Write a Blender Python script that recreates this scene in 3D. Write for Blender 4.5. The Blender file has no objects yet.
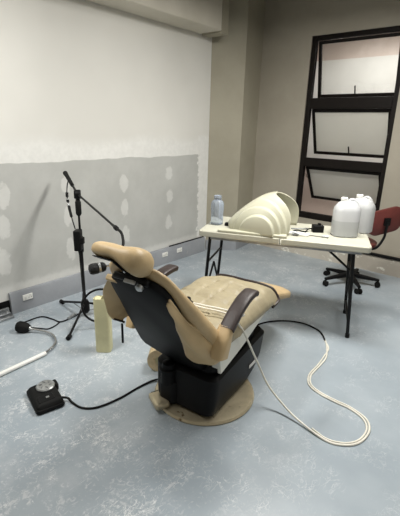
import bpy, bmesh, math, random
from mathutils import Vector, Matrix
random.seed(7)
PI = math.pi
scn = bpy.context.scene
COL = scn.collection

# ------------------------------------------------------------------ materials
def srgb(r, g, b):
    f = lambda c: (c/255/12.92) if c/255 <= .04045 else ((c/255+.055)/1.055)**2.4
    return (f(r), f(g), f(b), 1)

class Nd:
    def __init__(s, name):
        s.m = bpy.data.materials.new(name); s.m.use_nodes = True
        s.t = s.m.node_tree; s.b = s.t.nodes['Principled BSDF']
    def new(s, k, **kw):
        n = s.t.nodes.new(k)
        for a, v in kw.items(): setattr(n, a, v)
        return n
    def put(s, sock, v):
        if isinstance(v, (int, float)): sock.default_value = v
        elif isinstance(v, (tuple, list)): sock.default_value = v
        else: s.t.links.new(v, sock)
    def math(s, op, a, b=0., c=0.):
        n = s.new('ShaderNodeMath', operation=op)
        s.put(n.inputs[0], a); s.put(n.inputs[1], b); s.put(n.inputs[2], c)
        return n.outputs[0]
    def coord(s): return s.new('ShaderNodeTexCoord').outputs['Object']
    def xyz(s, v):
        n = s.new('ShaderNodeSeparateXYZ'); s.put(n.inputs[0], v); return n.outputs
    def noise(s, vec, scale, detail=4., rough=.6, dist=0.):
        n = s.new('ShaderNodeTexNoise'); s.put(n.inputs['Vector'], vec)
        n.inputs['Scale'].default_value = scale; n.inputs['Detail'].default_value = detail
        n.inputs['Roughness'].default_value = rough; n.inputs['Distortion'].default_value = dist
        return n.outputs['Fac']
    def voro(s, vec, scale, feat='F1'):
        n = s.new('ShaderNodeTexVoronoi', feature=feat); s.put(n.inputs['Vector'], vec)
        n.inputs['Scale'].default_value = scale; return n.outputs['Distance']
    def mr(s, v, a, b, lo=0., hi=1.):
        n = s.new('ShaderNodeMapRange', interpolation_type='SMOOTHSTEP'); n.clamp = True
        s.put(n.inputs[0], v); s.put(n.inputs[1], a); s.put(n.inputs[2], b); s.put(n.inputs[3], lo); s.put(n.inputs[4], hi)
        return n.outputs[0]
    def mix(s, f, a, b):
        n = s.new('ShaderNodeMix', data_type='RGBA')
        s.put(n.inputs[0], f); s.put(n.inputs[6], a); s.put(n.inputs[7], b)
        return n.outputs[2]
    def map(s, vec, scale):
        n = s.new('ShaderNodeMapping'); s.put(n.inputs['Vector'], vec); n.inputs['Scale'].default_value = scale
        return n.outputs[0]
    def bump(s, h, strength=.3, dist=.01):
        n = s.new('ShaderNodeBump'); n.inputs['Strength'].default_value = strength; n.inputs['Distance'].default_value = dist
        s.put(n.inputs['Height'], h); s.t.links.new(n.outputs[0], s.b.inputs['Normal'])

def mat(name, col, rough=.5, metal=0., var=.08, scale=14., bump=0., bscale=60., spec=.5, trans=0., ior=1.45, stain=None):
    n = Nd(name); v = n.coord()
    dark = tuple(c*(1-var) for c in col[:3])+(1,); lite = tuple(min(1, c*(1+var)) for c in col[:3])+(1,)
    c = n.mix(n.mr(n.noise(v, scale), .3, .7), dark, lite)
    if stain: c = n.mix(n.mr(n.noise(v, stain[1], 5, .65), stain[2], stain[2]+.12), c, stain[0])
    n.put(n.b.inputs['Base Color'], c)
    n.b.inputs['Roughness'].default_value = rough; n.b.inputs['Metallic'].default_value = metal
    n.b.inputs['Specular IOR Level'].default_value = spec
    n.b.inputs['Transmission Weight'].default_value = trans; n.b.inputs['IOR'].default_value = ior
    if bump: n.bump(n.noise(v, bscale, 5), bump)
    return n.m

PATCH = [(2.53, .955, .055, .095), (2.53, .715, .055, .09), (2.54, .44, .05, .1), (3.16, 1.01, .06, .075), (3.17, .765, .055, .085),
         (3.16, .47, .055, .09), (1.90, 1.0, .05, .085), (1.90, .73, .05, .09), (1.90, .42, .05, .11), (1.36, .965, .06, .1), (1.33, .72, .06, .1), (1.29, .45, .07, .12)]
def wall_left_mat():
    n = Nd('painted plaster above bare drywall'); v = n.coord(); x, y, z = n.xyz(v)
    nz = n.noise(v, 5, 5, .6); nf = n.noise(v, 22, 4, .6); nb = n.noise(v, .9, 3, .5)
    upper = n.mix(n.mr(nb, .35, .65), srgb(213, 211, 205), srgb(221, 219, 213))
    board = n.mix(n.mr(n.noise(v, 3, 4), .3, .7), srgb(178, 178, 174), srgb(188, 188, 184))
    white = n.mix(n.mr(nf, .3, .7), srgb(221, 220, 216), srgb(228, 227, 223))
    # height of the board edge and of the filler, ragged
    zr = n.math('ADD', z, n.math('MULTIPLY', n.math('SUBTRACT', n.noise(n.map(v, (1, 1.6, 3)), 1, 1.5, .4), .5), .16))
    c = n.mix(n.mr(z, 1.2, 1.205), board, upper)
    # soft brushed band above the joint
    zl = n.noise(n.map(v, (1, 2.2, .2)), 1, 3, .5)
    zt = n.math('ADD', z, n.math('MULTIPLY', n.math('SUBTRACT', zl, .5), .09))
    c = n.mix(n.math('MULTIPLY', n.mr(zt, 1.195, 1.203), n.mr(zr, 1.43, 1.29)), c, white)
    yr = n.math('ADD', y, n.math('MULTIPLY', n.math('SUBTRACT', nf, .5), .16))
    c = n.mix(n.math('MULTIPLY', n.mr(yr, 3.64, 3.66), n.mr(zr, 1.45, 1.36)), c, white)
    m = 0.
    jit = n.math('MULTIPLY', n.math('SUBTRACT', n.noise(v, 13, 4, .6), .5), 2.6)
    for (py, pz, ry, rz) in PATCH:
        dy = n.math('DIVIDE', n.math('SUBTRACT', y, py), ry); dz = n.math('DIVIDE', n.math('SUBTRACT', z, pz), rz)
        d = n.math('ADD', n.math('ADD', n.math('MULTIPLY', dy, dy), n.math('MULTIPLY', dz, dz)), jit)
        m = n.math('MAXIMUM', m, n.mr(d, 1.1, .55))
    c = n.mix(n.math('MULTIPLY', m, .5), c, white)
    c = n.mix(n.math('MULTIPLY', n.mr(n.math('ADD', z, n.math('MULTIPLY', nf, .06)), .30, .24), .6), c, white)
    n.put(n.b.inputs['Base Color'], c); n.b.inputs['Roughness'].default_value = .75
    n.bump(n.noise(v, 30, 6), .05)
    return n.m

def floor_mat():
    n = Nd('worn blue grey floor paint'); v = n.coord(); x, y, z = n.xyz(v)
    base = n.mix(n.mr(n.noise(v, 1.3, 4), .35, .65), srgb(146, 156, 164), srgb(161, 170, 177))
    big = n.noise(v, .8, 2)
    region = n.math('ADD', n.mr(x, -.6, -2.2), n.mr(y, 1.5, .6))      # more dust towards the drywall and the near edge
    region = n.math('MINIMUM', n.math('ADD', n.math('MULTIPLY', region, .6), n.mr(big, .45, .65, 0, .35)), 1.)
    fine = n.noise(v, 38, 6, .7, 1.2); mid = n.noise(v, 9, 6, .75, .8)
    f = n.math('MULTIPLY', n.mr(n.math('ADD', n.math('MULTIPLY', fine, .6), n.math('MULTIPLY', mid, .4)), .525, .60), region)
    c = n.mix(n.math('MULTIPLY', f, .6), base, srgb(205, 207, 208))
    haze = n.math('MULTIPLY', n.mr(n.noise(v, 3.2, 6, .7), .47, .66), region)
    c = n.mix(n.math('MULTIPLY', haze, .28), c, srgb(190, 193, 196))
    scr = n.noise(n.map(v, (70, 9, 1)), 1, 3, .5, 1.5)
    c = n.mix(n.math('MULTIPLY', n.math('MULTIPLY', n.mr(scr, .66, .72), region), .6), c, srgb(214, 215, 214))
    ln = n.math('ABSOLUTE', n.math('SUBTRACT', n.noise(v, 11, 3, .55, .9), .5))
    ln2 = n.math('ABSOLUTE', n.math('SUBTRACT', n.noise(n.map(v, (1, .45, 1)), 17, 3, .6, 1.6), .5))
    lm = n.math('MAXIMUM', n.mr(ln, .013, .004), n.mr(ln2, .014, .004))
    lm = n.math('MULTIPLY', n.math('MULTIPLY', lm, n.mr(n.noise(v, 4.5, 4, .6), .47, .6)), n.math('ADD', n.math('MULTIPLY', region, .65), .32))
    c = n.mix(n.math('MULTIPLY', lm, .8), c, srgb(222, 223, 222))
    dots = n.mr(n.voro(v, 2.6), .012, .008)
    c = n.mix(n.math('MULTIPLY', dots, .7), c, srgb(70, 72, 74))
    n.put(n.b.inputs['Base Color'], c)
    n.put(n.b.inputs['Roughness'], n.math('ADD', n.math('MULTIPLY', f, .3), .33))
    n.bump(n.math('ADD', n.noise(v, 18, 5), f), .12, .004)
    return n.m

def plain_wall(name, c1, c2, scuff=None):
    n = Nd(name); v = n.coord()
    c = n.mix(n.mr(n.noise(v, 1.6, 4), .35, .65), c1, c2)
    if scuff: c = n.mix(n.mr(n.noise(v, scuff[1], 5, .7, .6), scuff[2], scuff[2]+.06), c, scuff[0])
    n.put(n.b.inputs['Base Color'], c); n.b.inputs['Roughness'].default_value = .7
    n.bump(n.noise(v, 45, 5), .12)
    return n.m

M = {}
M['floor'] = floor_mat()
M['wallL'] = wall_left_mat()
M['wallB'] = plain_wall('beige wall paint', srgb(154, 147, 133), srgb(163, 156, 142), (srgb(205, 200, 190), 12, .76))
M['pier'] = plain_wall('beige pier paint', srgb(154, 148, 131), srgb(163, 157, 140), (srgb(214, 210, 200), 16, .74))
M['beam'] = plain_wall('cream beam paint', srgb(196, 190, 176), srgb(205, 199, 186))
M['ceil'] = plain_wall('grey concrete ceiling', srgb(122, 120, 117), srgb(132, 130, 127))
M['trunk'] = plain_wall('grey trunking paint', srgb(138, 141, 146), srgb(152, 155, 160), (srgb(196, 196, 194), 14, .70))
M['plinth'] = plain_wall('dusty plinth plaster', srgb(176, 168, 156), srgb(196, 190, 178), (srgb(226, 224, 214), 9, .58))
M['outside'] = plain_wall('raw pinkish plaster outside', srgb(200, 182, 172), srgb(222, 208, 200), (srgb(120, 100, 92), 7, .66))
M['outpaint'] = plain_wall('white paint outside', srgb(222, 220, 216), srgb(232, 230, 226))
M['bronze'] = mat('dark bronze window metal', srgb(20, 15, 12), .5, 0, .15, spec=.2)
M['frost'] = mat('frosted window glass', srgb(222, 220, 212), .35, 0, .03, 2, trans=.45)
M['glass'] = mat('clear window glass', srgb(235, 238, 236), .02, 0, 0, 2, trans=1)
M['black'] = mat('black plastic', srgb(13, 13, 14), .5, 0, .2, spec=.2)
M['blackmetal'] = mat('black painted metal', srgb(16, 16, 17), .42, .1, .2, spec=.3)
M['rubber'] = mat('black rubber', srgb(17, 17, 17), .7, 0, .2, spec=.25)
M['vinyl'] = mat('tan vinyl upholstery', srgb(186, 162, 123), .46, 0, .08, 6, .25, 30)
M['seatvinyl'] = mat('pale worn vinyl upholstery', srgb(154, 143, 117), .5, 0, .10, 9, .35, 26)
M['flapvinyl'] = mat('loose tan vinyl cover', srgb(198, 172, 130), .5, 0, .07, 5, .3, 20)
M['shell'] = mat('black backrest shell plastic', srgb(12, 13, 15), .55, 0, .2, 5, spec=.2)
M['arm'] = mat('dark brown padded vinyl', srgb(50, 40, 38), .45, 0, .15, 10, .2, 40)
M['whitep'] = mat('white enamelled panel', srgb(226, 224, 214), .35, 0, .03, 4)
M['basemetal'] = mat('stained base plate metal', srgb(198, 186, 158), .24, .5, .15, 8, .2, 20, stain=(srgb(92, 64, 40), 13, .62))
M['chrome'] = mat('chromed metal', srgb(200, 200, 200), .22, 1, .1)
M['silver'] = mat('brushed silver metal', srgb(176, 178, 178), .38, .9, .2, 30)
M['label'] = mat('pale label', srgb(214, 212, 208), .5, 0, .02)
M['tabletop'] = mat('cream moulded plastic', srgb(182, 180, 165), .55, 0, .04, 8, .1, 80, stain=(srgb(200, 190, 160), 10, .68))
M['hood'] = mat('cream glazed plastic', srgb(184, 182, 162), .4, 0, .03, 4)
M['tube'] = mat('pale yellow card', srgb(214, 208, 166), .55, 0, .08, 6, .1, 20, stain=(srgb(170, 160, 112), 9, .66))
M['maroon'] = mat('maroon chair plastic', srgb(100, 47, 43), .5, 0, .12, 8)
M['milky'] = mat('milky translucent plastic', srgb(208, 209, 209), .4, 0, .02, 3, trans=.3)
M['liquid'] = mat('pale liquid behind plastic', srgb(228, 230, 236), .4, 0, .02, 3, trans=.15)
def can_mat():
    n = Nd('milky plastic half full of liquid'); v = n.coord(); z = n.xyz(v)[2]
    n.put(n.b.inputs['Base Color'], n.mix(n.mr(z, .118, .124), srgb(194, 196, 197), srgb(216, 217, 219)))
    n.b.inputs['Roughness'].default_value = .4; n.b.inputs['Transmission Weight'].default_value = .25
    return n.m
M['milkyfull'] = can_mat()
M['bottle'] = mat('clear bluish plastic', srgb(206, 216, 230), .12, 0, .02, 3, trans=.75, ior=1.2)
M['white'] = mat('white plastic', srgb(232, 231, 226), .4, 0, .03)
M['cablew'] = mat('off white cable sheath', srgb(222, 218, 206), .45, 0, .05)
M['rope'] = mat('ribbed beige tape roll', srgb(214, 194, 156), .6, 0, .12, 20, stain=(srgb(176, 140, 92), 20, .58))
M['steel'] = mat('dull galvanised steel', srgb(150, 152, 154), .4, .8, .2, 20)

# ------------------------------------------------------------------ geometry helpers
I4 = Matrix.Identity(4)
def box(bm, c, s, R=I4):
    h = [x/2 for x in s]; vs = []
    T = Matrix.Translation(c) @ R.to_4x4()
    for z in (-1, 1):
        for y in (-1, 1):
            for x in (-1, 1): vs.append(bm.verts.new(T @ Vector((x*h[0], y*h[1], z*h[2]))))
    for f in ((0, 2, 3, 1), (4, 5, 7, 6), (0, 1, 5, 4), (2, 6, 7, 3), (0, 4, 6, 2), (1, 3, 7, 5)):
        bm.faces.new([vs[i] for i in f])
def loft(bm, rings, cap=True, closed=True):
    R = [[bm.verts.new(p) for p in r] for r in rings]; n = len(R[0])
    for a, b in zip(R, R[1:]):
        for i in range(n if closed else n-1):
            j = (i+1) % n; bm.faces.new((a[i], a[j], b[j], b[i]))
    if cap and closed:
        bm.faces.new(R[0][::-1]); bm.faces.new(R[-1])
    return R
def lathe(bm, prof, T=I4, n=28, cap=True):
    rings = [[T @ Vector((r*math.cos(2*PI*i/n), r*math.sin(2*PI*i/n), z)) for i in range(n)] for r, z in prof]
    loft(bm, rings, cap)
def smooth_path(P, per=8):
    P = [Vector(p) for p in P]
    if len(P) < 3: return P
    Q = [P[0]*2-P[1]]+P+[P[-1]*2-P[-2]]; out = []
    for i in range(1, len(Q)-2):
        a, b, c, d = Q[i-1:i+3]
        for k in range(per):
            t = k/per
            out.append(.5*((2*b)+(c-a)*t+(2*a-5*b+4*c-d)*t*t+(3*b-a-3*c+d)*t**3))
    out.append(P[-1]); return out
def tube(bm, P, r, n=8, smooth=True, per=8):
    P = smooth_path(P, per) if smooth else [Vector(p) for p in P]
    t0 = (P[1]-P[0]).normalized(); up = Vector((0, 0, 1)) if abs(t0.z) < .9 else Vector((1, 0, 0))
    u = t0.cross(up).normalized(); rings = []
    for i, p in enumerate(P):
        t = (P[min(i+1, len(P)-1)]-P[max(i-1, 0)]).normalized()
        u = (u-t*u.dot(t)).normalized(); v = t.cross(u)
        rr = r(i/(len(P)-1)) if callable(r) else r
        rings.append([p+rr*(math.cos(2*PI*k/n)*u+math.sin(2*PI*k/n)*v) for k in range(n)])
    loft(bm, rings)
def rod(bm, a, b, r, n=10): tube(bm, [a, b], r, n, False)
def prism(bm, out, d0, d1, f):
    """outline (list of 2d points) between depth d0 and d1; f(p, d) -> point"""
    loft(bm, [[f(p, d0) for p in out], [f(p, d1) for p in out]])
def rrect(w, h, r, k=4):
    o = []
    for cx, cy, a in ((w/2-r, h/2-r, 0), (-w/2+r, h/2-r, PI/2), (-w/2+r, -h/2+r, PI), (w/2-r, -h/2+r, 1.5*PI)):
        for i in range(k+1): o.append((cx+r*math.cos(a+PI/2*i/k), cy+r*math.sin(a+PI/2*i/k)))
    return o
def grid(bm, f, nu, nv):
    V = [[bm.verts.new(f(i/nu, j/nv)) for j in range(nv+1)] for i in range(nu+1)]
    for i in range(nu):
        for j in range(nv): bm.faces.new((V[i][j], V[i+1][j], V[i+1][j+1], V[i][j+1]))
    return V
def obj(name, bm, m, parent=None, bevel=0, seg=2, sub=0, solid=0, ang=38, off=0.):
    bmesh.ops.recalc_face_normals(bm, faces=bm.faces[:])
    for f in bm.faces: f.smooth = True
    for e in bm.edges:
        if len(e.link_faces) == 2 and e.calc_face_angle(0) > math.radians(ang): e.smooth = False
    me = bpy.data.meshes.new(name); bm.to_mesh(me); bm.free()
    me.materials.append(M[m] if isinstance(m, str) else m)
    o = bpy.data.objects.new(name, me); COL.objects.link(o)
    if parent: o.parent = parent
    if solid:
        k = o.modifiers.new('thick', 'SOLIDIFY'); k.thickness = solid; k.offset = off
    if bevel:
        k = o.modifiers.new('bevel', 'BEVEL'); k.width = bevel; k.segments = seg; k.limit_method = 'ANGLE'; k.angle_limit = math.radians(35)
    if sub:
        k = o.modifiers.new('sub', 'SUBSURF'); k.levels = sub; k.render_levels = sub
    return o
B = bmesh.new
def thing(name, label, cat, loc=(0, 0, 0), rotz=0, group=None):
    o = bpy.data.objects.new(name, None); COL.objects.link(o); o.empty_display_size = .1
    o.location = loc; o.rotation_euler = (0, 0, rotz); return tag(o, label, cat, group)
def tag(o, label, cat, group=None):
    o['label'] = label; o['category'] = cat
    if group: o['group'] = group
    return o
def struct(name, bm, m, parent=None, **k):
    o = obj(name, bm, m, parent, **k)
    if not parent: o['kind'] = 'structure'
    return o
def copy_tree(o, parent=None):
    c = o.copy(); COL.objects.link(c)
    if parent: c.parent = parent
    for ch in [x for x in bpy.data.objects if x.parent == o]: copy_tree(ch, c)
    return c
def Rz(a): return Matrix.Rotation(a, 4, 'Z')
def Rx(a): return Matrix.Rotation(a, 4, 'X')
def Ry(a): return Matrix.Rotation(a, 4, 'Y')
def along(a, b):
    """matrix that puts the z axis of a shape on the line a -> b"""
    d = (Vector(b)-Vector(a)).normalized()
    return Matrix.Translation(a) @ d.to_track_quat('Z', 'Y').to_matrix().to_4x4()
def V(*a): return Vector(a)

# ------------------------------------------------------------------ the room
XL, YB, XR, YN, ZC = -3.075, 4.53, 2.6, -2.4, 3.2
WX0, WX1, WZ0, WZ1 = -2.232, -1.238, .465, 2.475
b = B(); box(b, ((XL+XR)/2, (YN+YB)/2, -.05), (XR-XL+.4, YB-YN+.4, .1)); struct('floor', b, 'floor')
b = B(); box(b, ((XL+XR)/2, (YN+YB)/2, ZC+.05), (XR-XL+.4, YB-YN+.4, .1)); struct('ceiling', b, 'ceil')
b = B(); box(b, (XL-.075, (YN+YB)/2, ZC/2), (.15, YB-YN+.3, ZC)); struct('wall_left', b, 'wallL')
b = B(); box(b, (XR+.075, (YN+YB)/2, ZC/2), (.15, YB-YN+.3, ZC)); struct('wall_right', b, 'wallB')
b = B(); box(b, ((XL+XR)/2, YN-.075, ZC/2), (XR-XL, .15, ZC)); struct('wall_near', b, 'wallB')
T = .10
b = B()
box(b, ((XL+WX0)/2, YB+T/2, ZC/2), (WX0-XL, T, ZC)); box(b, ((XR+WX1)/2, YB+T/2, ZC/2), (XR-WX1, T, ZC))
box(b, ((WX0+WX1)/2, YB+T/2, WZ0/2), (WX1-WX0, T, WZ0)); box(b, ((WX0+WX1)/2, YB+T/2, (WZ1+ZC)/2), (WX1-WX0, T, ZC-WZ1))
struct('wall_back', b, 'wallB')
b = B(); prism(b, [(XL, 3.83), (-2.80, 4.10), (-2.86, YB), (XL, YB)], 0, ZC, lambda p, d: V(p[0], p[1], d)); struct('wall_corner', b, 'pier')
b = B(); box(b, ((XL-2.79)/2, (YN+3.63)/2, (2.432+ZC)/2), (-2.79-XL, 3.63-YN, ZC-2.432)); struct('trim_1', b, 'beam', bevel=.012)
b = B(); box(b, ((XL-2.81)/2, 3.71, (2.418+ZC)/2), (-2.81-XL, .12, ZC-2.418)); struct('trim_2', b, 'pier', bevel=.01)
# trunking along the drywall, its near end open
b = B(); prism(b, [(XL, 0), (XL+.032, 0), (XL+.032, .165), (XL+.022, .182), (XL, .182)], 1.30, 3.78, lambda p, d: V(p[0], d, p[1])); struct('baseboard_left', b, 'trunk')
b = B(); prism(b, [(XL, 0), (XL+.032, 0), (XL+.032, .165), (XL+.022, .182), (XL, .182)], YN, 1.0, lambda p, d: V(p[0], d, p[1])); struct('baseboard_near', b, 'trunk')
b = B(); box(b, (XL+.004, 1.15, .06), (.008, .30, .12)); struct('trunk_gap_shade', b, 'black')  # black plate painted as the shade inside the open trunking gap
b = B(); prism(b, [(XL, 3.825), (-2.79, 4.09), (-2.848, YB), (XL, YB)], 0, .13, lambda p, d: V(p[0]+.012, p[1]-.006, d)); struct('baseboard_corner', b, 'trunk')
b = B(); box(b, ((-2.85+XR)/2, YB-.012, .09), (XR+2.85, .024, .18)); struct('baseboard_back', b, 'plinth')
b = B(); box(b, ((-2.85+XR)/2, YB-.02, .201), (XR+2.85, .04, .022)); struct('trim_3', b, 'rubber')

# window: dark frame, two transoms, three top hung sashes standing open to the outside
win = bpy.data.objects.new('window_1', None); COL.objects.link(win); win['kind'] = 'structure'; win.location = (0, YB, 0)
FW = .052; FY = .045
b = B()
for x in (WX0+FW/2, WX1-FW/2): box(b, (x, FY, (WZ0+WZ1)/2), (FW, .06, WZ1-WZ0))
for z, t in ((WZ1-.022, .044), (1.785, .115), (1.135, .10), (WZ0+.035, .07)): box(b, ((WX0+WX1)/2, FY, z), (WX1-WX0-2*FW, .058, t))
obj('window_frame', b, 'bronze', win, bevel=.004)
def sash(ztop, zbot, open_, pane, handle):
    L = ztop-zbot; a = math.asin(open_/L)
    p = bpy.data.objects.new('sash', None); COL.objects.link(p); p.parent = win
    p.location = ((WX0+WX1)/2, .075, ztop); p.rotation_euler = (a, 0, 0)
    w = WX1-WX0-2*FW-.01; f = .034
    b = B()
    for s in (-1, 1): box(b, (s*(w/2-f/2), 0, -L/2), (f, .03, L))
    box(b, (0, 0, -f/2), (w-2*f, .03, f)); box(b, (0, 0, -L+f/2), (w-2*f, .03, f))
    obj('sash_frame', b, 'bronze', p, bevel=.003)
    b = B(); box(b, (0, 0, -L/2), (w-2*f, .005, L-2*f)); obj('pane', b, pane, p)
    if handle:
        b = B(); rod(b, (-.0, -.012, -L+.02), (.0, -.03, -L+.03), .008); tube(b, [(.0, -.03, -L+.02), (0, -.034, -L+.07), (-.004, -.03, -L+.12)], .008)
        obj('handle', b, 'bronze', p)
sash(2.43, 1.845, .12, 'glass', True); sash(1.727, 1.19, .19, 'frost', True); sash(1.083, .60, .26, 'frost', False)
# outside: a plastered passage
b = B(); box(b, (-1.6, 6.15, 1.2), (5.5, .1, 3.2)); struct('wall_outside', b, 'outside')
b = B(); box(b, (-1.6, 6.08, 1.72), (5.5, .04, 1.48)); struct('trim_4', b, 'outpaint')
b = B(); box(b, (-1.6, 5.4, -.3), (5.5, 1.6, .1)); struct('floor_outside', b, 'plinth')
b = B(); box(b, (-1.6, 5.4, 2.85), (5.5, 1.6, .1)); struct('ceiling_outside', b, 'outside')

# sockets on the trunking
def socket(y, lab, w=.085):
    t = thing('power_socket', lab, 'socket', (XL+.032, y, .09), 0, 'power sockets along the trunking')
    b = B(); box(b, (.004, 0, .025), (.008, w, .05)); obj('faceplate', b, 'white', t, bevel=.003)
    b = B()
    for dy, dz in ((.0, .012), (-.01, -.004), (.01, -.004)): box(b, (.0085, dy+.018, .025+dz), (.002, .006, .004))
    obj('socket_holes', b, 'black', t)
    b = B(); box(b, (.01, -.022, .025), (.006, .016, .024)); obj('switch', b, 'label', t, bevel=.002)
socket(1.44, 'white power socket on the grey trunking, left of the microphone stand')
socket(3.06, 'power socket on the trunking just right of the headrest, left one of two'); socket(3.30, 'power socket on the trunking nearest the folding table')

b = B(); tube(b, [(XL+.016, 3.15, .190), (XL+.016, 3.3, .1885), (XL+.018, 3.5, .190), (XL+.016, 3.76, .1885)], .0075, 8); tag(obj('cable', b, 'rubber'), 'thin black line along the top of the grey trunking behind the folding table', 'cable')  # dark line on the trunking's top edge, drawn as a thin black tube

# steel bracket on the floor at the open trunking end
t = thing('steel_bracket', 'galvanised steel bracket lying at the open end of the trunking', 'bracket', (-3.02, 1.19, 0), .02)
b = B(); box(b, (0, -.06, .012), (.10, .30, .024)); obj('channel', b, 'steel', t, bevel=.004)
b = B(); box(b, (-.01, -.06, .055), (.02, .28, .05)); box(b, (.03, -.04, .05), (.02, .22, .012)); obj('flange', b, 'steel', t, bevel=.003)
for yy in (.05, -.08):
    b = B(); lathe(b, [(.012, 0), (.014, .01), (.006, .014)], Matrix.Translation((.03, yy, .056)), 12); obj('bolt', b, 'chrome', t)

# ------------------------------------------------------------------ dental chair (x to its right, y forward)
ch = thing('dental_chair', 'tan vinyl dental chair reclined on a round stained metal base', 'dental chair', (-1.243, 1.582, 0), math.radians(7))
b = B(); lathe(b, [(.292, 0), (.296, .008), (.288, .02), (.24, .027), (.05, .03)], n=56); obj('base_plate', b, 'basemetal', ch)
b = B(); R = Rz(math.radians(-30)); box(b, (-.135, -.262, .045), (.13, .085, .04), R); o = obj('anchor_bracket', b, 'basemetal', ch, bevel=.014)
b = B(); box(b, (-.1915, -.2285, .046), (.008, .045, .024), R); obj('bracket_slot', b, 'black', o)
def sect(r0, r1, s0, s1, z, rad=.05, tilt=0.):
    return [V((r0+r1)/2+x, (s0+s1)/2+y, z+tilt*y) for x, y in rrect(r1-r0, s1-s0, rad)]
b = B(); loft(b, [sect(-.15, .15, -.21, .17, .028), sect(-.185, .185, -.235, .22, .05), sect(-.19, .195, -.235, .30, .10), sect(-.19, .20, -.235, .36, .17), sect(-.19, .205, -.235, .39, .285, tilt=.06), sect(-.175, .19, -.22, .37, .305, tilt=.08)])
hs = obj('base_housing', b, 'black', ch)
b = B(); box(b, (.2035, .21, .155), (.004, .085, .022)); obj('nameplate', b, 'label', hs, bevel=.001)
b = B(); loft(b, [sect(-.15, .175, -.20, .28, .29), sect(-.15, .18, -.19, .30, .37, tilt=.12), sect(-.15, .18, -.16, .30, .45, tilt=.06)]); obj('lift_arm', b, 'black', ch)
b = B(); lathe(b, [(.042, .15), (.042, .225), (.05, .227), (.05, .24), (.036, .245), (.034, .27), (.01, .278)], Matrix.Translation((-.09, -.235, .02)), 24); obj('pump_cylinder', b, 'black', ch)
b = B(); loft(b, [sect(-.15, -.03, -.255, -.17, .05, .03), sect(-.15, -.03, -.255, -.17, .185, .03)]); obj('motor_box', b, 'black', ch, bevel=.006)
# white tray under the seat with a long side panel, pointed at the front
b = B()
rings = []
for s, zb, zt, hw in ((-.18, .41, .47, .185), (0, .42, .48, .19), (.25, .435, .475, .19), (.335, .448, .462, .19)):
    rings.append([V(-hw, s, zt), V(-hw, s, zb+.02), V(-hw+.03, s, zb), V(hw, s, zb), V(hw, s, zt)])
loft(b, rings); box(b, (.185, -.205, .415), (.045, .02, .15), Rx(.17)); tray = obj('seat_tray', b, 'whitep', ch, bevel=.004)
for sg, s0 in ((1, 0), (-1, .06)):
    b = B(); prism(b, [(s0-.22, .330), (s0-.25, .50), (.2, .506), (.285, .494), (.300, .474), (.285, .462), (.0, .376)], .206, .226, lambda p, d: V(sg*d, p[0], p[1])); obj('side_panel', b, 'whitep', tray, bevel=.004)
b = B(); rings = []
for s, zb, zt, hw in ((-.24, .47, .53, .2), (.2, .485, .53, .225), (.36, .478, .53, .232), (.445, .47, .50, .20)):
    rings.append([V(-hw, s, zt), V(-hw, s, zb), V(hw, s, zb), V(hw, s, zt)])
loft(b, rings); obj('seat_board', b, 'black', ch, bevel=.012)
# seat cushion, quilted
def seat_top(u, v):
    hw = .255-.02*max(0, v-.75)/.25
    x = (u*2-1); s = -.33+.80*v
    z = .605-.02*(1-v)
    if v > .72: z -= .055*((v-.72)/.28)**1.6
    e = abs(x)
    z -= .055*max(0, (e-.72)/.28)**2.2
    z += .012*(1-x*x)
    for sv in (.30, .45, .60, .745): z -= .014*math.exp(-((v-sv-.02*math.sin(3*x+sv*9))/.016)**2)*(1 if e < .8 else .5)
    for su in (-.42, .0, .42): z -= .011*math.exp(-((x-su)/.03)**2)*(1 if .22 < v < .78 else 0)
    z += .006*math.sin(7*x+3*s*6)*math.sin(9*s+2)
    return V(x*hw, s, z)
b = B(); NU, NV = 44, 60
G = grid(b, seat_top, NU, NV)
bound = [G[i][0] for i in range(NU+1)]+[G[NU][j] for j in range(1, NV+1)]+[G[i][NV] for i in range(NU-1, -1, -1)]+[G[0][j] for j in range(NV-1, 0, -1)]
def ringdown(vs, f): return [b.verts.new(f(q.co)) for q in vs]
r1 = ringdown(bound, lambda p: V(p.x*1.02, p.y+(.012 if p.y > .45 else 0), p.z-.025)); r2 = ringdown(bound, lambda p: V(p.x*.99, p.y, max(.502, p.z-.045))); r3 = ringdown(bound, lambda p: V(p.x*.93, p.y*.97, max(.49, p.z-.062)))
for A_, B_ in ((bound, r1), (r1, r2), (r2, r3)):
    for i in range(len(A_)):
        j = (i+1) % len(A_); b.faces.new((A_[i], A_[j], B_[j], B_[i]))
b.faces.new(r3)
seat = obj('seat_cushion', b, 'seatvinyl', ch, ang=70)
pts = [(.240, .36, .48), (.250, .42, .50)]
for k in range(13):
    q = seat_top(1-k/12, .975); pts.append((q.x*1.01, q.y, q.z+.006))
b = B(); tube(b, pts+[(-.245, .42, .50)], .0085, 8); obj('seat_piping', b, 'arm', seat)
# leg rest sloping down in front of the seat
b = B(); rings = []
for k in range(15):
    t = k/14; s = .40+.585*t; hw = .222-.07*t**1.3; z = .525-.20*t; th = .035
    if t > .8: f = math.sqrt(max(.02, 1-((t-.8)/.2)**2)); hw *= .55+.45*f; th *= .35+.65*f
    rings.append([V(x*hw/.5, s, z+y*th/.5*(1.0 if y > 0 else 1.1)+.012*(1-(x/.5)**2)) for x, y in rrect(1, 1, .3, 5)])
loft(b, rings); obj('leg_rest', b, 'vinyl', ch, ang=70)
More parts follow.
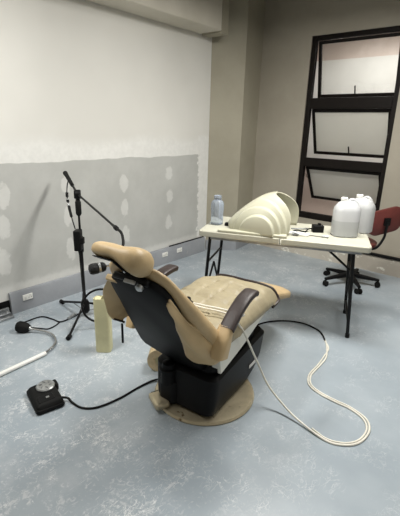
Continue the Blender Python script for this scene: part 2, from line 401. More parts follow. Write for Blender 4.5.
# backrest
NB = Vector((0, .826, .564)); 
def onback(r, z, d): return V(r, -.21-.43*(z-.32)/.63, z)+NB*d
half = [(.0, .905), (.06, .905), (.11, .895), (.142, .872), (.158, .835), (.175, .75), (.205, .64), (.238, .5), (.262, .40), (.256, .368), (.20, .335), (.14, .306), (.05, .268), (.0, .262)]
right = half[:5]+[(.160, .75), (.150, .68), (.145, .6), (.135, .5), (.12, .42), (.12, .37), (.12, .33), (.12, .30), (.05, .268), (.0, .262)]
full = right+[(-r, z) for r, z in half[-2:0:-1]]
b = B()
cen = (0, .6)
loft(b, [[onback(r*.90, .6+(z-.6)*.95, -.012) for r, z in full], [onback(r, z, 0) for r, z in full], [onback(r, z, .03) for r, z in full]])
sh = obj('backrest_shell', b, 'shell', ch, bevel=.006)
chalf = [(.0, .935), (.07, .935), (.115, .925), (.148, .90), (.165, .86), (.185, .77), (.215, .65), (.24, .55), (.25, .49), (.2, .47), (0, .465)]
cfull = chalf+[(-r, z) for r, z in chalf[-2:0:-1]]
b = B()
def cd_(z, d): t = max(0, min(1, (.95-z)/.4)); return .03+(d-.03)*(.45+.45*t*t*(3-2*t))
loft(b, [[onback(r*k, .68+(z-.68)*k, cd_(z, d)) for r, z in cfull] for k, d in ((.96, .03), (1.0, .04), (1.03, .06), (1.03, .085), (.98, .105), (.88, .118), (.6, .122))])
bc = obj('backrest_cushion', b, 'vinyl', ch, ang=60)
# loose cover: right side flap hanging over the edge, left side flap
def poly(P, t):
    P = [Vector(p) for p in P]; k = min(int(t*(len(P)-1)), len(P)-2); f = t*(len(P)-1)-k
    return P[k].lerp(P[k+1], f)
def path3(P): return smooth_path(P, 8)
e1 = path3([onback(.168, .845, .0), onback(.168, .705, .015), onback(.192, .635, .028), onback(.226, .555, .040), onback(.272, .450, .046)])
em = path3([onback(.166, .842, -.012), onback(.172, .69, -.016), onback(.190, .585, -.020), onback(.205, .50, -.020), onback(.205, .427, -.012)])
e2 = path3([onback(.164, .838, -.018), onback(.158, .755, -.024), onback(.140, .665, -.028), onback(.102, .505, -.028), onback(.100, .425, -.026)])
def flap(u, v):
    a, m, c = poly(e1, v), poly(em, v), poly(e2, v)
    p = a*(1-u)**2+(m*2-(a+c)*.5)*2*u*(1-u)+c*u*u
    return p+V(0, .004*math.sin(16*v+4*u), .004*math.sin(11*u+7*v))
b = B(); grid(b, flap, 16, 28); obj('side_flap', b, 'flapvinyl', bc, solid=.006, ang=80)
b = B(); tube(b, [Vector(e1[i]) for i in (0, 8, 16, 24, 32)], .006, 8); obj('flap_hem', b, 'flapvinyl', bc)
f1 = smooth_path([onback(-.158, .845, .02), onback(-.19, .76, .03), onback(-.22, .66, .04), onback(-.245, .56, .03)])
f2 = smooth_path([onback(-.182, .835, .02), V(-.258, -.515, .74), V(-.266, -.485, .62), V(-.25, -.395, .55)])
def flap2(u, v):
    p = poly(f1, v).lerp(poly(f2, v), u); k = math.sin(PI*u)
    return p+V(-.012*k, -.012*k, 0)+V(0, .006*math.sin(9*v+3*u), 0)
b = B(); grid(b, flap2, 10, 20); obj('side_flap', b, 'flapvinyl', bc, solid=.006, ang=80)
b = B(); tube(b, [f2[19], f2[22], f2[-1]], .006, 6); obj('flap_edge', b, 'arm', bc)
b = B(); tube(b, [V(-.26, -.40, .54), V(-.262, -.398, .47), V(-.262, -.398, .43)], .006, 6); obj('flap_strap', b, 'rubber', bc)
# headrest and its bracket
b = B(); box(b, onback(.0, .895, .012), (.19, .045, .03), Rx(math.radians(-34))); obj('headrest_bracket', b, 'blackmetal', ch, bevel=.008)
b = B(); box(b, onback(-.115, .868, .006), (.07, .05, .03), Rx(math.radians(-34))); obj('hinge_cover', b, 'vinyl', ch, bevel=.008)
b = B(); box(b, onback(.01, .912, -.012), (.055, .012, .016), Rx(math.radians(-34))); obj('maker_plate', b, 'label', ch, bevel=.002)
b = B(); lathe(b, [(.0, 0), (.016, .002), (.017, .016), (.009, .022), (.0, .023)], Matrix.Translation(onback(.065, .905, -.012)) @ NB.to_track_quat('-Z', 'Y').to_matrix().to_4x4(), 16); obj('adjuster_knob', b, 'silver', ch)
b = B(); rod(b, onback(-.04, .89, .02), V(-.03, -.62, .985), .012); rod(b, onback(.04, .89, .02), V(.04, -.62, .985), .012); obj('headrest_stem', b, 'chrome', ch)
def head_ring(r, a, c, cy, cz, tilt, n=26):
    o = []
    for k in range(n):
        th = 2*PI*k/n; x = math.copysign(abs(math.cos(th))**.85, math.cos(th))*a; y = math.copysign(abs(math.sin(th))**.85, math.sin(th))*c
        o.append(V(r, cy+x*math.cos(tilt)-y*math.sin(tilt), cz+x*math.sin(tilt)+y*math.cos(tilt)))
    return o
TILT = math.radians(154)
def hz(r): return 1.016-.17*max(0, r+.01)
b = B(); rings = []
for r, a, c in ((-.136, .012, .010), (-.131, .045, .022), (-.118, .066, .030), (-.10, .078, .034), (-.06, .080, .036), (-.03, .079, .034), (-.01, .078, .033), (.015, .078, .038), (.04, .078, .047), (.065, .076, .054), (.085, .070, .054), (.102, .055, .044), (.112, .034, .028), (.116, .012, .01)):
    rings.append(head_ring(r, a, c, -.635, hz(r), TILT))
loft(b, rings); hd = obj('headrest', b, 'vinyl', ch, ang=75)
b = B(); rings = []
for r, a, c in ((-.128, .03, .003), (-.11, .058, .004), (-.08, .068, .004), (.0, .068, .004), (.05, .06, .004), (.075, .04, .003)):
    cc = .033+.019*max(0, min(1, (r-.0)/.065))
    rings.append(head_ring(r, a, c, -.635-(cc)*math.sin(PI-TILT)*1.0, hz(r)-cc*math.cos(PI-TILT), TILT))
loft(b, rings); obj('headrest_plate', b, 'shell', hd)
# armrests
def armrest(sg):
    e = 0 if sg > 0 else .05
    P = smooth_path([V(0, .0+e, .712 if e else .708), V(0, -.03+e, .718), V(0, -.10+e*.5, .708), V(0, -.18, .672), V(0, -.265, .615)], 6)
    b = B(); rings = []
    for i, p in enumerate(P):
        t = (P[min(i+1, len(P)-1)]-P[max(i-1, 0)]).normalized(); n = V(0, -t.z, t.y); 
        if n.z < 0: n = -n
        k = i/(len(P)-1); w = .074*(.75 if i == 0 else .93 if i == 1 else 1); th = .034*(.6 if i == 0 else .9 if i == 1 else 1)
        rings.append([V(sg*.268+x*w, p.y, p.z)+n*(y*th) for x, y in rrect(1, 1, .28, 4)])
    loft(b, rings); pad = obj('armrest', b, 'arm', ch, ang=60)
    b = B(); rings = []
    for k, (s, z, w, d) in enumerate(((-.245, .625, .07, .05), (-.275, .59, .074, .055), (-.30, .54, .078, .07), (-.31, .485, .06, .09))):
        rings.append([V(sg*(.262)+x*w, s+y*d, z-.3*y*d) for x, y in rrect(1, 1, .3, 4)])
    loft(b, rings); obj('armrest_sleeve', b, 'flapvinyl', pad, ang=60)
armrest(1); armrest(-1)
for sg in (1, -1):
    b = B(); tube(b, [V(sg*.2, -.23, .50), V(sg*.26, -.25, .50), V(sg*.268, -.27, .54)], .018); obj('armrest_bar', b, 'blackmetal', ch)

# white cable: two strands across the seat, then down to the floor and round in a loop
LC = ch.location; Rch = Rz(math.radians(7))
def cw(r, s, z): return Matrix.Translation(LC) @ Rch @ V(r, s, z)
cab = thing('cable', 'off-white cable draped from the seat and looped on the floor at right', 'cable', (-.6, 1.85, 0))
off = V(.6, -1.85, 0)
air = [V(-.99, 1.493, .6), V(-.982, 1.563, .5), V(-.975, 1.645, .36), V(-.955, 1.703, .24), V(-.905, 1.729, .13), V(-.817, 1.731, .06), V(-.705, 1.713, .02)]
fl = [(-.533, 1.684), (-.443, 1.719), (-.393, 1.79), (-.384, 1.9), (-.427, 1.983), (-.53, 2.022), (-.619, 2.024), (-.716, 2.035), (-.791, 2.072), (-.833, 2.161), (-.838, 2.309), (-.848, 2.431), (-.90, 2.563), (-.95, 2.655)]
b = B(); tube(b, [p+off for p in [cw(-.013, -.133, .624), cw(.07, -.13, .628), cw(.15, -.115, .628), cw(.21, -.10, .622), cw(.262, -.075, .612)]+air]+[V(x, y, .0055)+off for x, y in fl], .0058, 8); obj('sheath', b, 'cablew', cab)
fl2 = [(-.955, 2.65), (-.885, 2.56), (-.866, 2.44), (-.852, 2.31), (-.846, 2.16), (-.80, 2.062), (-.72, 2.022), (-.617, 2.010), (-.525, 2.008), (-.438, 1.972), (-.398, 1.9), (-.404, 1.80), (-.450, 1.732), (-.53, 1.698), (-.62, 1.718)]
b = B(); tube(b, [p+off for p in [cw(-.015, -.15, .624), cw(.07, -.158, .628), cw(.15, -.145, .628), cw(.21, -.13, .62), cw(.25, -.11, .612)]], .0052, 8); obj('seat_strand', b, 'cablew', cab)
b = B(); tube(b, [V(x, y, .005)+off for x, y in fl2], .005, 8); obj('floor_strand', b, 'cablew', cab)
b = B(); tube(b, [cw(-.05, -.115, .632)+off, cw(-.03, -.135, .629)+off, cw(-.008, -.142, .626)+off], lambda t: .014-.003*t, 10); obj('plug', b, 'black', cab)
b = B(); tube(b, [(-.945, 2.64, .006), (-1.0, 2.715, .006), (-1.063, 2.767, .006), (-1.198, 2.789, .006), (-1.328, 2.728, .006), (-1.43, 2.6, .006), (-1.47, 2.42, .006), (-1.44, 2.2, .006), (-1.38, 1.92, .006)], .0065, 8)
tag(obj('cable', b, 'rubber'), 'black cable running on the floor behind the chair to the loop of white cable', 'cable')

# foot pedal with its cord
pd = thing('foot_pedal', 'black foot pedal with a round silver dial on the floor', 'foot pedal', (-1.865, .915, 0), math.radians(-14))
b = B(); prism(b, rrect(.235, .155, .022), 0.004, .028, lambda p, d: V(p[0], p[1], d)); obj('pedal_base', b, 'black', pd, bevel=.005)
b = B(); loft(b, [[V(x, y, z+.05*y) for x, y in rrect(w, d, .025)] for w, d, z in ((.225, .145, .028), (.215, .138, .045), (.19, .115, .055))]); pb = obj('pedal_body', b, 'rubber', pd)
b = B(); lathe(b, [(.05, 0), (.052, .008), (.046, .014), (.02, .016), (0, .016)], Matrix.Translation((-.045, .018, .055)) @ Rx(.05), 28); dial = obj('dial', b, 'silver', pd)
b = B()
for k in range(6):
    a = k*PI/3; box(b, (-.045+.028*math.cos(a), .018+.028*math.sin(a), .072), (.018, .006, .003), Rz(a+.6))
obj('dial_ridges', b, 'steel', dial)
b = B(); box(b, (.055, -.01, .055), (.06, .085, .006), Rx(.05)); pl = obj('front_plate', b, 'black', pd, bevel=.002)
b = B(); box(b, (.058, .0, .0595), (.014, .016, .003)); obj('plate_badge', b, 'silver', pl)
b = B(); box(b, (-.06, .075, .035), (.06, .03, .05)); obj('cord_housing', b, 'rubber', pd, bevel=.012)
Pi = (Matrix.Translation(pd.location) @ Rz(math.radians(-14))).inverted()
b = B(); tube(b, [Pi @ V(x, y, z) for x, y, z in ((-1.795, .96, .03), (-1.765, .995, .02), (-1.73, 1.0, .006), (-1.65, 1.01, .006), (-1.59, 1.07, .006), (-1.56, 1.2, .006), (-1.555, 1.34, .006), (-1.53, 1.45, .012), (-1.45, 1.5, .03))], .0065, 8); obj('cord', b, 'rubber', pd)

# beige roll behind the chair base
rl = thing('tape_roll', 'beige ribbed roll standing on its edge behind the chair base', 'roll', (-1.612, 1.582, 0), math.radians(38))
b = B(); pr = []
for k in range(13): pr.append((.080-(.005 if k % 2 else 0), -.05+.1*k/12))
Tm = Matrix.Translation((0, 0, .0805)) @ Rx(PI/2)
lathe(b, [(.03, -.05)]+pr+[(.03, .05)], Tm, 36, False); obj('ribbed_band', b, 'rope', rl)
b = B(); lathe(b, [(.031, -.046), (.031, .046)], Tm, 24); obj('core', b, 'tube', rl)

# tall card tube
tb = thing('paper_tube', 'tall pale yellow square tube standing open-topped beside the microphone stand', 'tube', (-2.06, 1.475, 0), math.radians(38))
b = B()
o1 = rrect(.105, .09, .022); o2 = rrect(.097, .082, .018)
loft(b, [[V(x*.97, y*.97, .0) for x, y in o1], [V(x, y, .01) for x, y in o1], [V(x, y, .395-.12*y) for x, y in o1], [V(x, y, .395-.12*y) for x, y in o2], [V(x, y, .02) for x, y in o2]]); obj('sleeve', b, 'tube', tb)
b = B(); box(b, (-.028, 0, .385), (.036, .075, .004), Ry(.25)); obj('end_flap', b, 'tube', tb)

# ------------------------------------------------------------------ microphone stand
ms = thing('microphone_stand', 'black tripod microphone stand with a long boom by the drywall', 'microphone stand', (-2.589, 1.688, 0))
def L(x, y, z): return V(x+2.589, y-1.688, z)
b = B(); rod(b, (0, 0, .06), (0, 0, .62), .0115); rod(b, (0, 0, .6), (0, 0, .985), .0085); obj('pole', b, 'blackmetal', ms)
b = B(); lathe(b, [(.016, 0), (.02, .01), (.02, .12), (.014, .135)], Matrix.Translation((0, 0, .55)), 16); obj('height_clutch', b, 'black', ms)
b = B(); lathe(b, [(.014, 0), (.022, .015), (.022, .10), (.013, .12)], Matrix.Translation((0, 0, .84)), 16); obj('pole_grip', b, 'rubber', ms)
cl = L(-2.613, 1.727, 1.002)
b = B(); lathe(b, [(.03, -.024), (.034, -.018), (.034, .018), (.03, .024)], along((0, .0, 1.0), (.6, .8, 1.0)), 18); rod(b, (0, 0, .95), (0, 0, 1.0), .016); obj('boom_clutch', b, 'black', ms)
b0, b1 = V(0, 0, 1.0), L(-1.839, 1.443, .92)
dirb = (b1-b0).normalized()
p0 = L(-2.917, 1.802, 1.122)
b = B(); rod(b, p0, V(0, 0, 1.003), .0085); rod(b, V(0, 0, 1.003), b1, .0075); bo = obj('boom', b, 'blackmetal', ms)
b = B(); q = p0.lerp(V(0, 0, 1.003), .62); lathe(b, [(.012, 0), (.019, .008), (.016, .06), (.014, (q-p0).length)], along(p0, q), 14); obj('counterweight', b, 'rubber', bo)
b = B(); q = b0.lerp(b1, .97); lathe(b, [(.009, 0), (.014, .01), (.014, .04), (.008, .05)], along(q, b1), 12); obj('boom_tip', b, 'black', bo)
b = B(); tube(b, [b1, L(-1.76, 1.413, .916), L(-1.69, 1.37, .905), L(-1.635, 1.325, .88), L(-1.60, 1.27, .84), L(-1.570, 1.225, .822), L(-1.572, 1.186, .816)], .008, 10); obj('gooseneck', b, 'rubber', bo)
b = B(); lathe(b, [(.018, .03), (.034, .05), (.034, .12), (.024, .145)], n=18); obj('leg_hub', b, 'black', ms)
for ang, r in ((180, .355), (307, .385), (63, .36)):
    a = math.radians(ang); f = V(r*math.cos(a), r*math.sin(a), .018)
    b = B(); rod(b, (f.x*.06, f.y*.06, .115), f, .0095); lg = obj('leg', b, 'blackmetal', ms)
    b = B(); rod(b, f*.93+V(0, 0, .0), f*1.04, .017); obj('rubber_foot', b, 'rubber', lg)
    b = B(); rod(b, (f.x*.05, f.y*.05, .045), V(f.x*.5, f.y*.5, .066), .004, 6); obj('leg_brace', b, 'steel', lg)
# microphone held by the boom
m1, m2 = V(-1.572, 1.186, .816), V(-1.607, 1.108, .808)
mic = thing('microphone', 'black microphone with a silver ring pointing left below the headrest', 'microphone', m1)
d = m2-m1
b = B(); lathe(b, [(.004, 0), (.006, .03)], along((0, 0, 0), d), 10); obj('spigot', b, 'chrome', mic)
b = B(); lathe(b, [(.010, .020), (.021, .026), (.0255, .036), (.0255, .048)], along((0, 0, 0), d), 20); obj('mic_body', b, 'black', mic)
b = B(); lathe(b, [(.0255, .048), (.0285, .050), (.0285, .059), (.0255, .061)], along((0, 0, 0), d), 20); obj('ring', b, 'silver', mic)
b = B(); lathe(b, [(.025, .061), (.0285, .066), (.0285, .092), (.023, .104), (.01, .108), (0, .108)], along((0, 0, 0), d), 20); obj('grille', b, mat('black mesh grille', srgb(30, 30, 31), .6, .4, .5, 160, .6, 300), mic)
# adapter box clipped to the pole
ad = thing('adapter_box', 'black adapter box clipped to the microphone stand pole', 'adapter', (-2.555, 1.645, .585), math.radians(-50))
b = B(); prism(b, rrect(.085, .05, .01), 0, .155, lambda p, d: V(p[0], p[1], d)); obj('case', b, 'black', ad, bevel=.005)
b = B(); lathe(b, [(.01, 0), (.01, .012)], Matrix.Translation((-.025, -.026, .125)) @ Rx(PI/2), 12); obj('indicator', b, 'label', ad)
b = B(); box(b, (.02, .035, .08), (.04, .03, .05)); obj('clip', b, 'rubber', ad, bevel=.004)
# cable with inline connectors hanging from the boom end
hc = thing('hanging_cable', 'black cable with inline connectors hanging from the boom end to the adapter box', 'cable', (-2.6, 1.66, .74))
off = V(2.6, -1.66, -.74); HP = [V(-2.83, 1.775, 1.075), V(-2.79, 1.735, 1.045), V(-2.765, 1.71, .98), V(-2.742, 1.70, .92), V(-2.70, 1.685, .86), V(-2.645, 1.665, .80), V(-2.585, 1.645, .745)]
b = B(); tube(b, [p+off for p in HP], .0045, 6); obj('lead', b, 'rubber', hc)
SP = smooth_path(HP)
for i, j in ((15, 20), (22, 25), (28, 38)):
    b = B(); tube(b, [SP[k]+off for k in range(i, j)], .011, 10, False); obj('connector', b, 'black', hc)
for i in (21, 26):
    b = B(); tube(b, [SP[i]+off, SP[i+1]+off], .010, 10, False); obj('connector_collar', b, 'silver', hc)
# looped cable at the foot of the stand
C0 = V(-2.315, 1.645, .195); ax = V(.57, .82, 0)
loop = [C0+.135*(math.cos(math.radians(a))*ax+V(0, 0, math.sin(math.radians(a)))) for a in range(165, -200, -23)]
LP = [V(-2.545, 1.64, .58), V(-2.560, 1.668, .45), V(-2.545, 1.66, .30), V(-2.48, 1.60, .20)]+loop
b = B(); tube(b, LP, .008, 8); tag(obj('looped_cable', b, 'rubber'), 'black cable hanging in a round loop at the foot of the microphone stand', 'cable')

# ------------------------------------------------------------------ gooseneck lamp lying on the floor at left
gl = thing('gooseneck_lamp', 'white rod with a chrome gooseneck and black head lying on the floor at left', 'lamp', (-2.45, 1.1, 0))
off = V(2.45, -1.1, 0)
b = B(); rod(b, V(-2.262, .62, .016)+off, V(-2.29, 1.16, .016)+off, .0145, 14); obj('rod', b, 'white', gl)
b = B(); tube(b, [p+off for p in (V(-2.29, 1.155, .016), V(-2.335, 1.245, .016), V(-2.395, 1.30, .016), V(-2.50, 1.325, .018), V(-2.60, 1.29, .024), V(-2.67, 1.235, .032))], .0085, 10); obj('gooseneck', b, 'chrome', gl)
b = B(); p, q = V(-2.655, 1.25, .035)+off, V(-2.76, 1.185, .043)+off
lathe(b, [(.012, 0), (.026, .01), (.036, .03), (.043, .06), (.043, .09), (.034, .105), (0, .11)], along(p, q), 22); hd2 = obj('lamp_head', b, 'rubber', gl)
b = B(); lathe(b, [(.014, -.006), (.017, 0), (.017, .008)], along(p, q), 14); obj('neck_collar', b, 'silver', hd2)
b = B(); tube(b, [V(*p)+off for p in ((-2.735, 1.235, .06), (-2.79, 1.30, .03), (-2.84, 1.37, .006), (-2.82, 1.44, .006), (-2.72, 1.47, .006), (-2.64, 1.485, .006), (-2.633, 1.55, .006), (-2.65, 1.64, .006), (-2.66, 1.72, .04), (-2.645, 1.71, .3), (-2.575, 1.66, .58))], .0055, 7)
tube(b, [V(*p)+off for p in ((-2.68, 1.26, .03), (-2.645, 1.33, .006), (-2.604, 1.36, .006), (-2.61, 1.42, .006), (-2.64, 1.485, .006))], .005, 7); co = obj('cord', b, 'rubber', gl)
b = B(); rod(b, V(-2.63, 1.55, .014)+off, V(-2.655, 1.63, .014)+off, .012); obj('cord_plug', b, 'silver', co)

# ------------------------------------------------------------------ folding table
TC = V(-1.436, 2.81, 0); TA = math.radians(23)
tt = thing('folding_table', 'cream folding table with black metal legs under the window', 'table', TC, TA)
def slab(u0, u1):
    b = B(); w = u1-u0; c = (u0+u1)/2
    sgn = -1 if c < 0 else 1
    out = []
    for x, y in rrect(w, .58, .035, 5):
        if x*sgn < 0: x = -sgn*w/2; y = math.copysign(.29, y) if abs(y) > .25 else y
        out.append((x, y))
    prism(b, out, .695, .74, lambda p, d: V(c+p[0], p[1], d)); return b
obj('tabletop', slab(-.645, -.023), 'tabletop', tt, bevel=.008, seg=3); obj('tabletop', slab(-.017, .61), 'tabletop', tt, bevel=.008, seg=3)
b = B(); box(b, (-.02, -.284, .712), (.006, .012, .03)); obj('hinge_gap', b, 'black', tt)
b = B()
for v in (-.26, .26): box(b, (0, v, .685), (1.1, .02, .018))
obj('side_rail', b, 'steel', tt)
for s, e in ((-1, .065), (1, 0)):
    for v in (-.22, .22):
        b = B(); rod(b, (s*(.50+e), v, .69), (s*(.545+e), v, .012), .0125, 10); lg = obj('leg', b, 'blackmetal', tt)
        b = B(); rod(b, (s*(.5445+e), v, .03), (s*(.546+e), v, 0), .017, 10); obj('rubber_foot', b, 'rubber', lg)
    b = B(); rod(b, (s*(.538+e), -.22, .12), (s*(.538+e), .22, .12), .010); obj('cross_bar', b, 'blackmetal', tt)
    b = B(); rod(b, (s*(.515+e), -.22, .47), (s*(.515+e), .22, .47), .009); obj('cross_bar', b, 'blackmetal', tt)
    if s > 0:
        b = B(); rod(b, (s*.51, 0, .47), (s*.24, 0, .688), .009); obj('brace', b, 'blackmetal', tt)
    b = B(); rod(b, (s*(.50+e), .2, .678), (s*(.36+e), .2, .678), .014); obj('bracket', b, 'blackmetal', tt)
    for v in (-.22, .22):
        b = B(); rod(b, (s*(.535+e), v, .17), (s*(.52+e), 0, .40), .009); obj('leg_stay', b, 'blackmetal', tt)
TM = Matrix.Translation(TC) @ Rz(TA)
def onT(u, v, z=.74): return TM @ V(u, v, z)

# cream hood with stepped arches on its near side, open at the right end
hd = thing('plastic_hood', 'cream plastic hood with stepped arches standing on the folding table', 'hood', onT(0, 0), TA)
def sm(x, a, c): t = max(0, min(1, (x-a)/(c-a))); return t*t*(3-2*t)
def hood(i, j):
    t = .012+.988*i; th = PI*j
    W = .195*(1-(1-t)**2.2)**.5; Hh = .285*(1-(1-t)**2.0)**.8
    cs = math.copysign(abs(math.cos(th))**.55, math.cos(th)); sn = abs(math.sin(th))**.62
    v = -W*cs; z = Hh*sn
    u = -.485+.515*t-.15*sn**4*t*t+.035*(1-cs)/2*t*t+.012*math.sin(PI*min(1, z/.28))*t
    lean = .05*(z/.285)**2
    if th < PI*.5:
        du = u+.19; rho = math.sqrt((du/(.275 if du < 0 else .225))**2+(z/.262)**2)
        st = sum(1-sm(rho, k-.018, k+.018) for k in (.93, .74, .54))
        k2 = sm(PI*.5-th, 0, .45)
        v -= .034*st*k2
    return V(u, v+(lean if v < 0 else -lean*.4), max(z, 0)+.004)
b = B(); grid(b, hood, 130, 200); obj('shell', b, 'hood', hd, solid=.010, off=-1, ang=80)
b = B(); prism(b, rrect(.52, .06, .012), .0, .022, lambda p, d: V(-.235+p[0], -.255+p[1], d)); obj('base_flange', b, 'hood', hd, bevel=.006)

# water bottle
wb = thing('water_bottle', 'clear bluish plastic bottle at the left end of the folding table', 'bottle', onT(-.565, -.03))
b = B(); lathe(b, [(.04, 0), (.05, .006), (.052, .03), (.050, .09), (.053, .12), (.053, .17), (.045, .19), (.028, .205), (.026, .21)], n=24); obj('body', b, 'bottle', wb)
b = B(); lathe(b, [(.028, .21), (.031, .213), (.031, .235), (.022, .24)], n=20); obj('cap', b, 'bottle', wb)
for (u, v, lab) in ((-.475, -.05, 'small black knob on the table beside the water bottle'), (-.445, .0, 'small black knob on the table tucked against the hood')):
    p = onT(u, v); b = B(); lathe(b, [(.018, 0), (.020, .004), (.018, .022), (.008, .028), (0, .028)], n=16)
    o = tag(obj('knob', b, 'black'), lab, 'knob'); o.location = p

# jerry cans
def can(u, v, label, k, rot, m):
    t = thing('jerry_can', label, 'jerry can', onT(u, v), TA+rot, 'jerry cans at the right end of the table')
    b = B(); rings = []
    for w, d, z, r in ((.17, .14, 0, .05), (.19, .16, .008, .06), (.192, .162, .06, .065), (.192, .162, .19, .065), (.18, .15, .215, .062), (.14, .12, .245, .05), (.10, .085, .262, .036), (.06, .055, .268, .025)):
        rings.append([V(x*k, y*k, z*k) for x, y in rrect(w, d, r, 5)])
    loft(b, rings); obj('body', b, m, t)
    b = B(); lathe(b, [(.024*k, .262*k), (.024*k, .268*k), (.026*k, .27*k), (.026*k, .286*k), (.02*k, .29*k)], Matrix.Translation((-.03*k, 0, 0)), 20); obj('cap', b, 'white', t)
    b = B(); tube(b, [V(.0, 0, .258)*k, V(.025, 0, .274)*k, V(.055, 0, .258)*k, V(.075, 0, .215)*k], .013*k, 10); obj('handle', b, m, t)
can(.43, .0, 'milky white half-full jerry can standing nearer on the right end of the table', 1.0, .2, 'milkyfull')
can(.55, .19, 'milky jerry can standing behind the nearer one beside the maroon chair', 1.0, -.45, 'milky')

# black power adapter with its lead, and small tools
pa = thing('power_adapter', 'black boxy power adapter with a lead lying on the table', 'adapter', onT(.235, .03), TA+.3)
b = B(); prism(b, rrect(.085, .06, .008), 0, .055, lambda p, d: V(p[0], p[1], d)); obj('case', b, 'black', pa, bevel=.005)
b = B(); tube(b, [V(-.042, 0, .025), V(-.07, .01, .02), V(-.10, -.02, .005), V(-.15, .02, .005), V(-.19, -.01, .005), V(-.15, -.05, .005), V(-.1, -.045, .005)], .005, 7); obj('lead', b, 'rubber', pa)
b = B(); box(b, (.01, -.0, .062), (.02, .03, .015)); obj('plug_pin_block', b, 'black', pa, bevel=.003)
ti = thing('white_tray', 'small white plastic tray lying beside the hood on the table', 'tray', onT(.105, -.12), TA-.15)
b = B(); prism(b, rrect(.15, .07, .015), 0, .016, lambda p, d: V(p[0], p[1], d)); obj('tray', b, 'white', ti, bevel=.005)
b = B(); prism(b, rrect(.12, .045, .01), .016, .018, lambda p, d: V(p[0], p[1], d)); obj('tray_inset', b, 'label', ti)
sd = thing('screwdriver', 'thin screwdriver with a pale handle lying near the front table edge', 'screwdriver', onT(.24, -.13), TA-.1)
b = B(); rod(b, (-.06, 0, .004), (.03, 0, .004), .003, 8); obj('shaft', b, 'chrome', sd)
b = B(); lathe(b, [(.006, 0), (.009, .01), (.009, .04), (.006, .05)], along((.03, 0, .009), (.1, 0, .009)), 10); obj('grip', b, 'silver', sd)
b = B(); p = onT(.06, -.17); tube(b, [V(0, 0, .012), V(.02, .008, .022), V(.045, .0, .014)], .011, 10); o = tag(obj('hose_clip', b, 'steel'), 'grey metal clip at the right foot of the hood', 'clip'); o.location = p; o.rotation_euler = (0, 0, TA)
sp = thing('spanner', 'dark spanner lying on the table behind the white tray', 'spanner', onT(.09, .06), TA+.25)
b = B(); box(b, (0, 0, .005), (.12, .014, .008)); obj('shank', b, 'steel', sp, bevel=.002)
b = B(); lathe(b, [(.008, 0), (.017, 0), (.017, .009), (.008, .009)], Matrix.Translation((.065, 0, .001)), 14, False); obj('ring_end', b, 'steel', sp)

# ------------------------------------------------------------------ swivel chair
sw = thing('swivel_chair', 'maroon swivel chair on a black castor base behind the table', 'swivel chair', (-1.26, 3.95, 0))
for k in range(5):
    a = math.radians(21+72*k); c, s = math.cos(a), math.sin(a)
    b = B(); loft(b, [[V(c*r-s*x*w, s*r+c*x*w, z+y*h_) for x, y in rrect(1, 1, .25, 3)] for r, w, z, h_ in ((.03, .05, .10, .05), (.15, .042, .09, .036), (.285, .03, .075, .024))]); lg = obj('base_leg', b, 'black', sw)
    b = B(); px, py = c*.275, s*.275
    for dd in (-.016, .016): lathe(b, [(.01, -.009), (.027, -.008), (.028, 0), (.027, .008), (.01, .009)], Matrix.Translation((px-s*dd*1.0, py+c*dd, .028)) @ Rz(a+.4) @ Rx(PI/2), 18)
    rod(b, (px, py, .03), (px, py, .075), .007); obj('castor', b, 'rubber', lg)
b = B(); lathe(b, [(.035, .07), (.035, .13), (.025, .135), (.025, .3), (.017, .3), (.017, .42)], n=18); obj('column', b, 'blackmetal', sw)
b = B(); lathe(b, [(.06, .42), (.19, .425), (.205, .44), (.205, .465), (.18, .478), (0, .475)], n=36); obj('seat', b, 'maroon', sw)
fa = math.radians(150); fv = V(math.cos(fa), math.sin(fa), 0); sv = V(math.sin(fa), -math.cos(fa), 0)
bcn = V(.255, -.0, .70)
b = B(); rings = []
wid = V(.60, .80, 0).normalized(); nrm = V(-.80, .60, 0); upv = (V(0, 0, 1)+nrm*-.12).normalized()
def bo(x, y): return bcn+wid*x+upv*y
ca, sa = math.cos(.22), math.sin(.22)
out = [(x*ca-y*sa, x*sa+y*ca) for x, y in rrect(.35, .25, .085, 6)]
for k, d, in ((.92, -.014), (1, -.008), (1, .012), (.94, .022)):
    rings.append([bo(x*k, y*k)+nrm*(d+.25*x*x) for x, y in out])
loft(b, rings); obj('backrest', b, 'maroon', sw, ang=50)
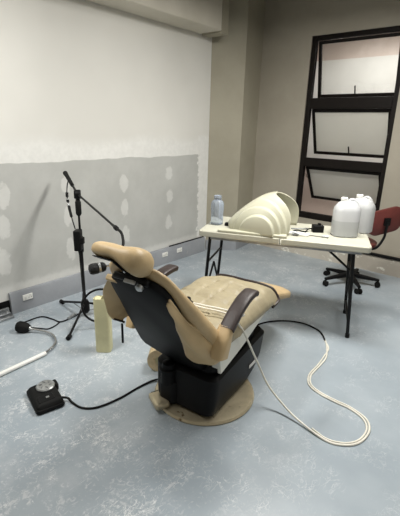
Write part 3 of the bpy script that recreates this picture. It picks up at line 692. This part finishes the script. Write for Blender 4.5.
b = B(); box(b, bo(0, 0)-nrm*.022, (.06, .02, .07), Rz(math.atan2(wid.y, wid.x))); tube(b, [bo(0, .0)-nrm*.034, bo(0, -.07)-nrm*.034, bo(0, -.17)-nrm*.03+V(0, 0, 0), V(.21, -.03, .43), V(.10, 0, .412), V(0, 0, .41)], .012, 8); obj('back_post', b, 'blackmetal', sw)

# ------------------------------------------------------------------ light
def area(name, loc, size, power, col, rot=(0, 0, 0)):
    d = bpy.data.lights.new(name, 'AREA'); d.shape = 'RECTANGLE'; d.size, d.size_y = size; d.energy = power; d.color = col
    o = bpy.data.objects.new(name, d); COL.objects.link(o); o.location = loc; o.rotation_euler = rot; return o
area('ceiling_lamp', (-1.0, 2.6, 2.66), (1.2, .3), 72, (1, .985, .935))
area('ceiling_lamp', (.6, 2.6, 2.66), (1.2, .3), 18, (1, .985, .935))
area('ceiling_lamp', (-2.0, .5, 2.66), (.3, 1.2), 40, (1, .985, .94))
area('ceiling_lamp', (.9, -.1, 2.66), (1.2, .3), 14, (1, .985, .94))
area('passage_fill', (-1.6, 5.3, 2.75), (1.5, .3), 31, (1, .97, .93))  # unseen fill light added to brighten the plaster outside the window
w = bpy.data.worlds.new('world'); scn.world = w; w.use_nodes = True
w.node_tree.nodes['Background'].inputs[0].default_value = (.8, .85, .9, 1); w.node_tree.nodes['Background'].inputs[1].default_value = .1

# ------------------------------------------------------------------ camera
cd = bpy.data.cameras.new('camera'); cam = bpy.data.objects.new('camera', cd); COL.objects.link(cam)
cd.sensor_fit = 'VERTICAL'; cd.sensor_height = 24; cd.lens = 24*398.4/516; cd.clip_start = .02
pitch, roll, yaw = .31825, .02752, .68981
cy, sy = math.cos(yaw), math.sin(yaw)
fwd = V(-sy*math.cos(pitch), cy*math.cos(pitch), -math.sin(pitch)); rt = V(cy, sy, 0); up = rt.cross(fwd)
r2 = math.cos(roll)*rt+math.sin(roll)*up; u2 = -math.sin(roll)*rt+math.cos(roll)*up
mw = Matrix((r2, u2, -fwd)).transposed().to_4x4(); mw.translation = (0, 0, 1.5)
cam.matrix_world = mw
scn.camera = cam
vs = scn.view_settings; vs.view_transform = 'Standard'; vs.look = 'None'; vs.gamma = 1; vs.use_curve_mapping = False; vs.exposure = 0.16
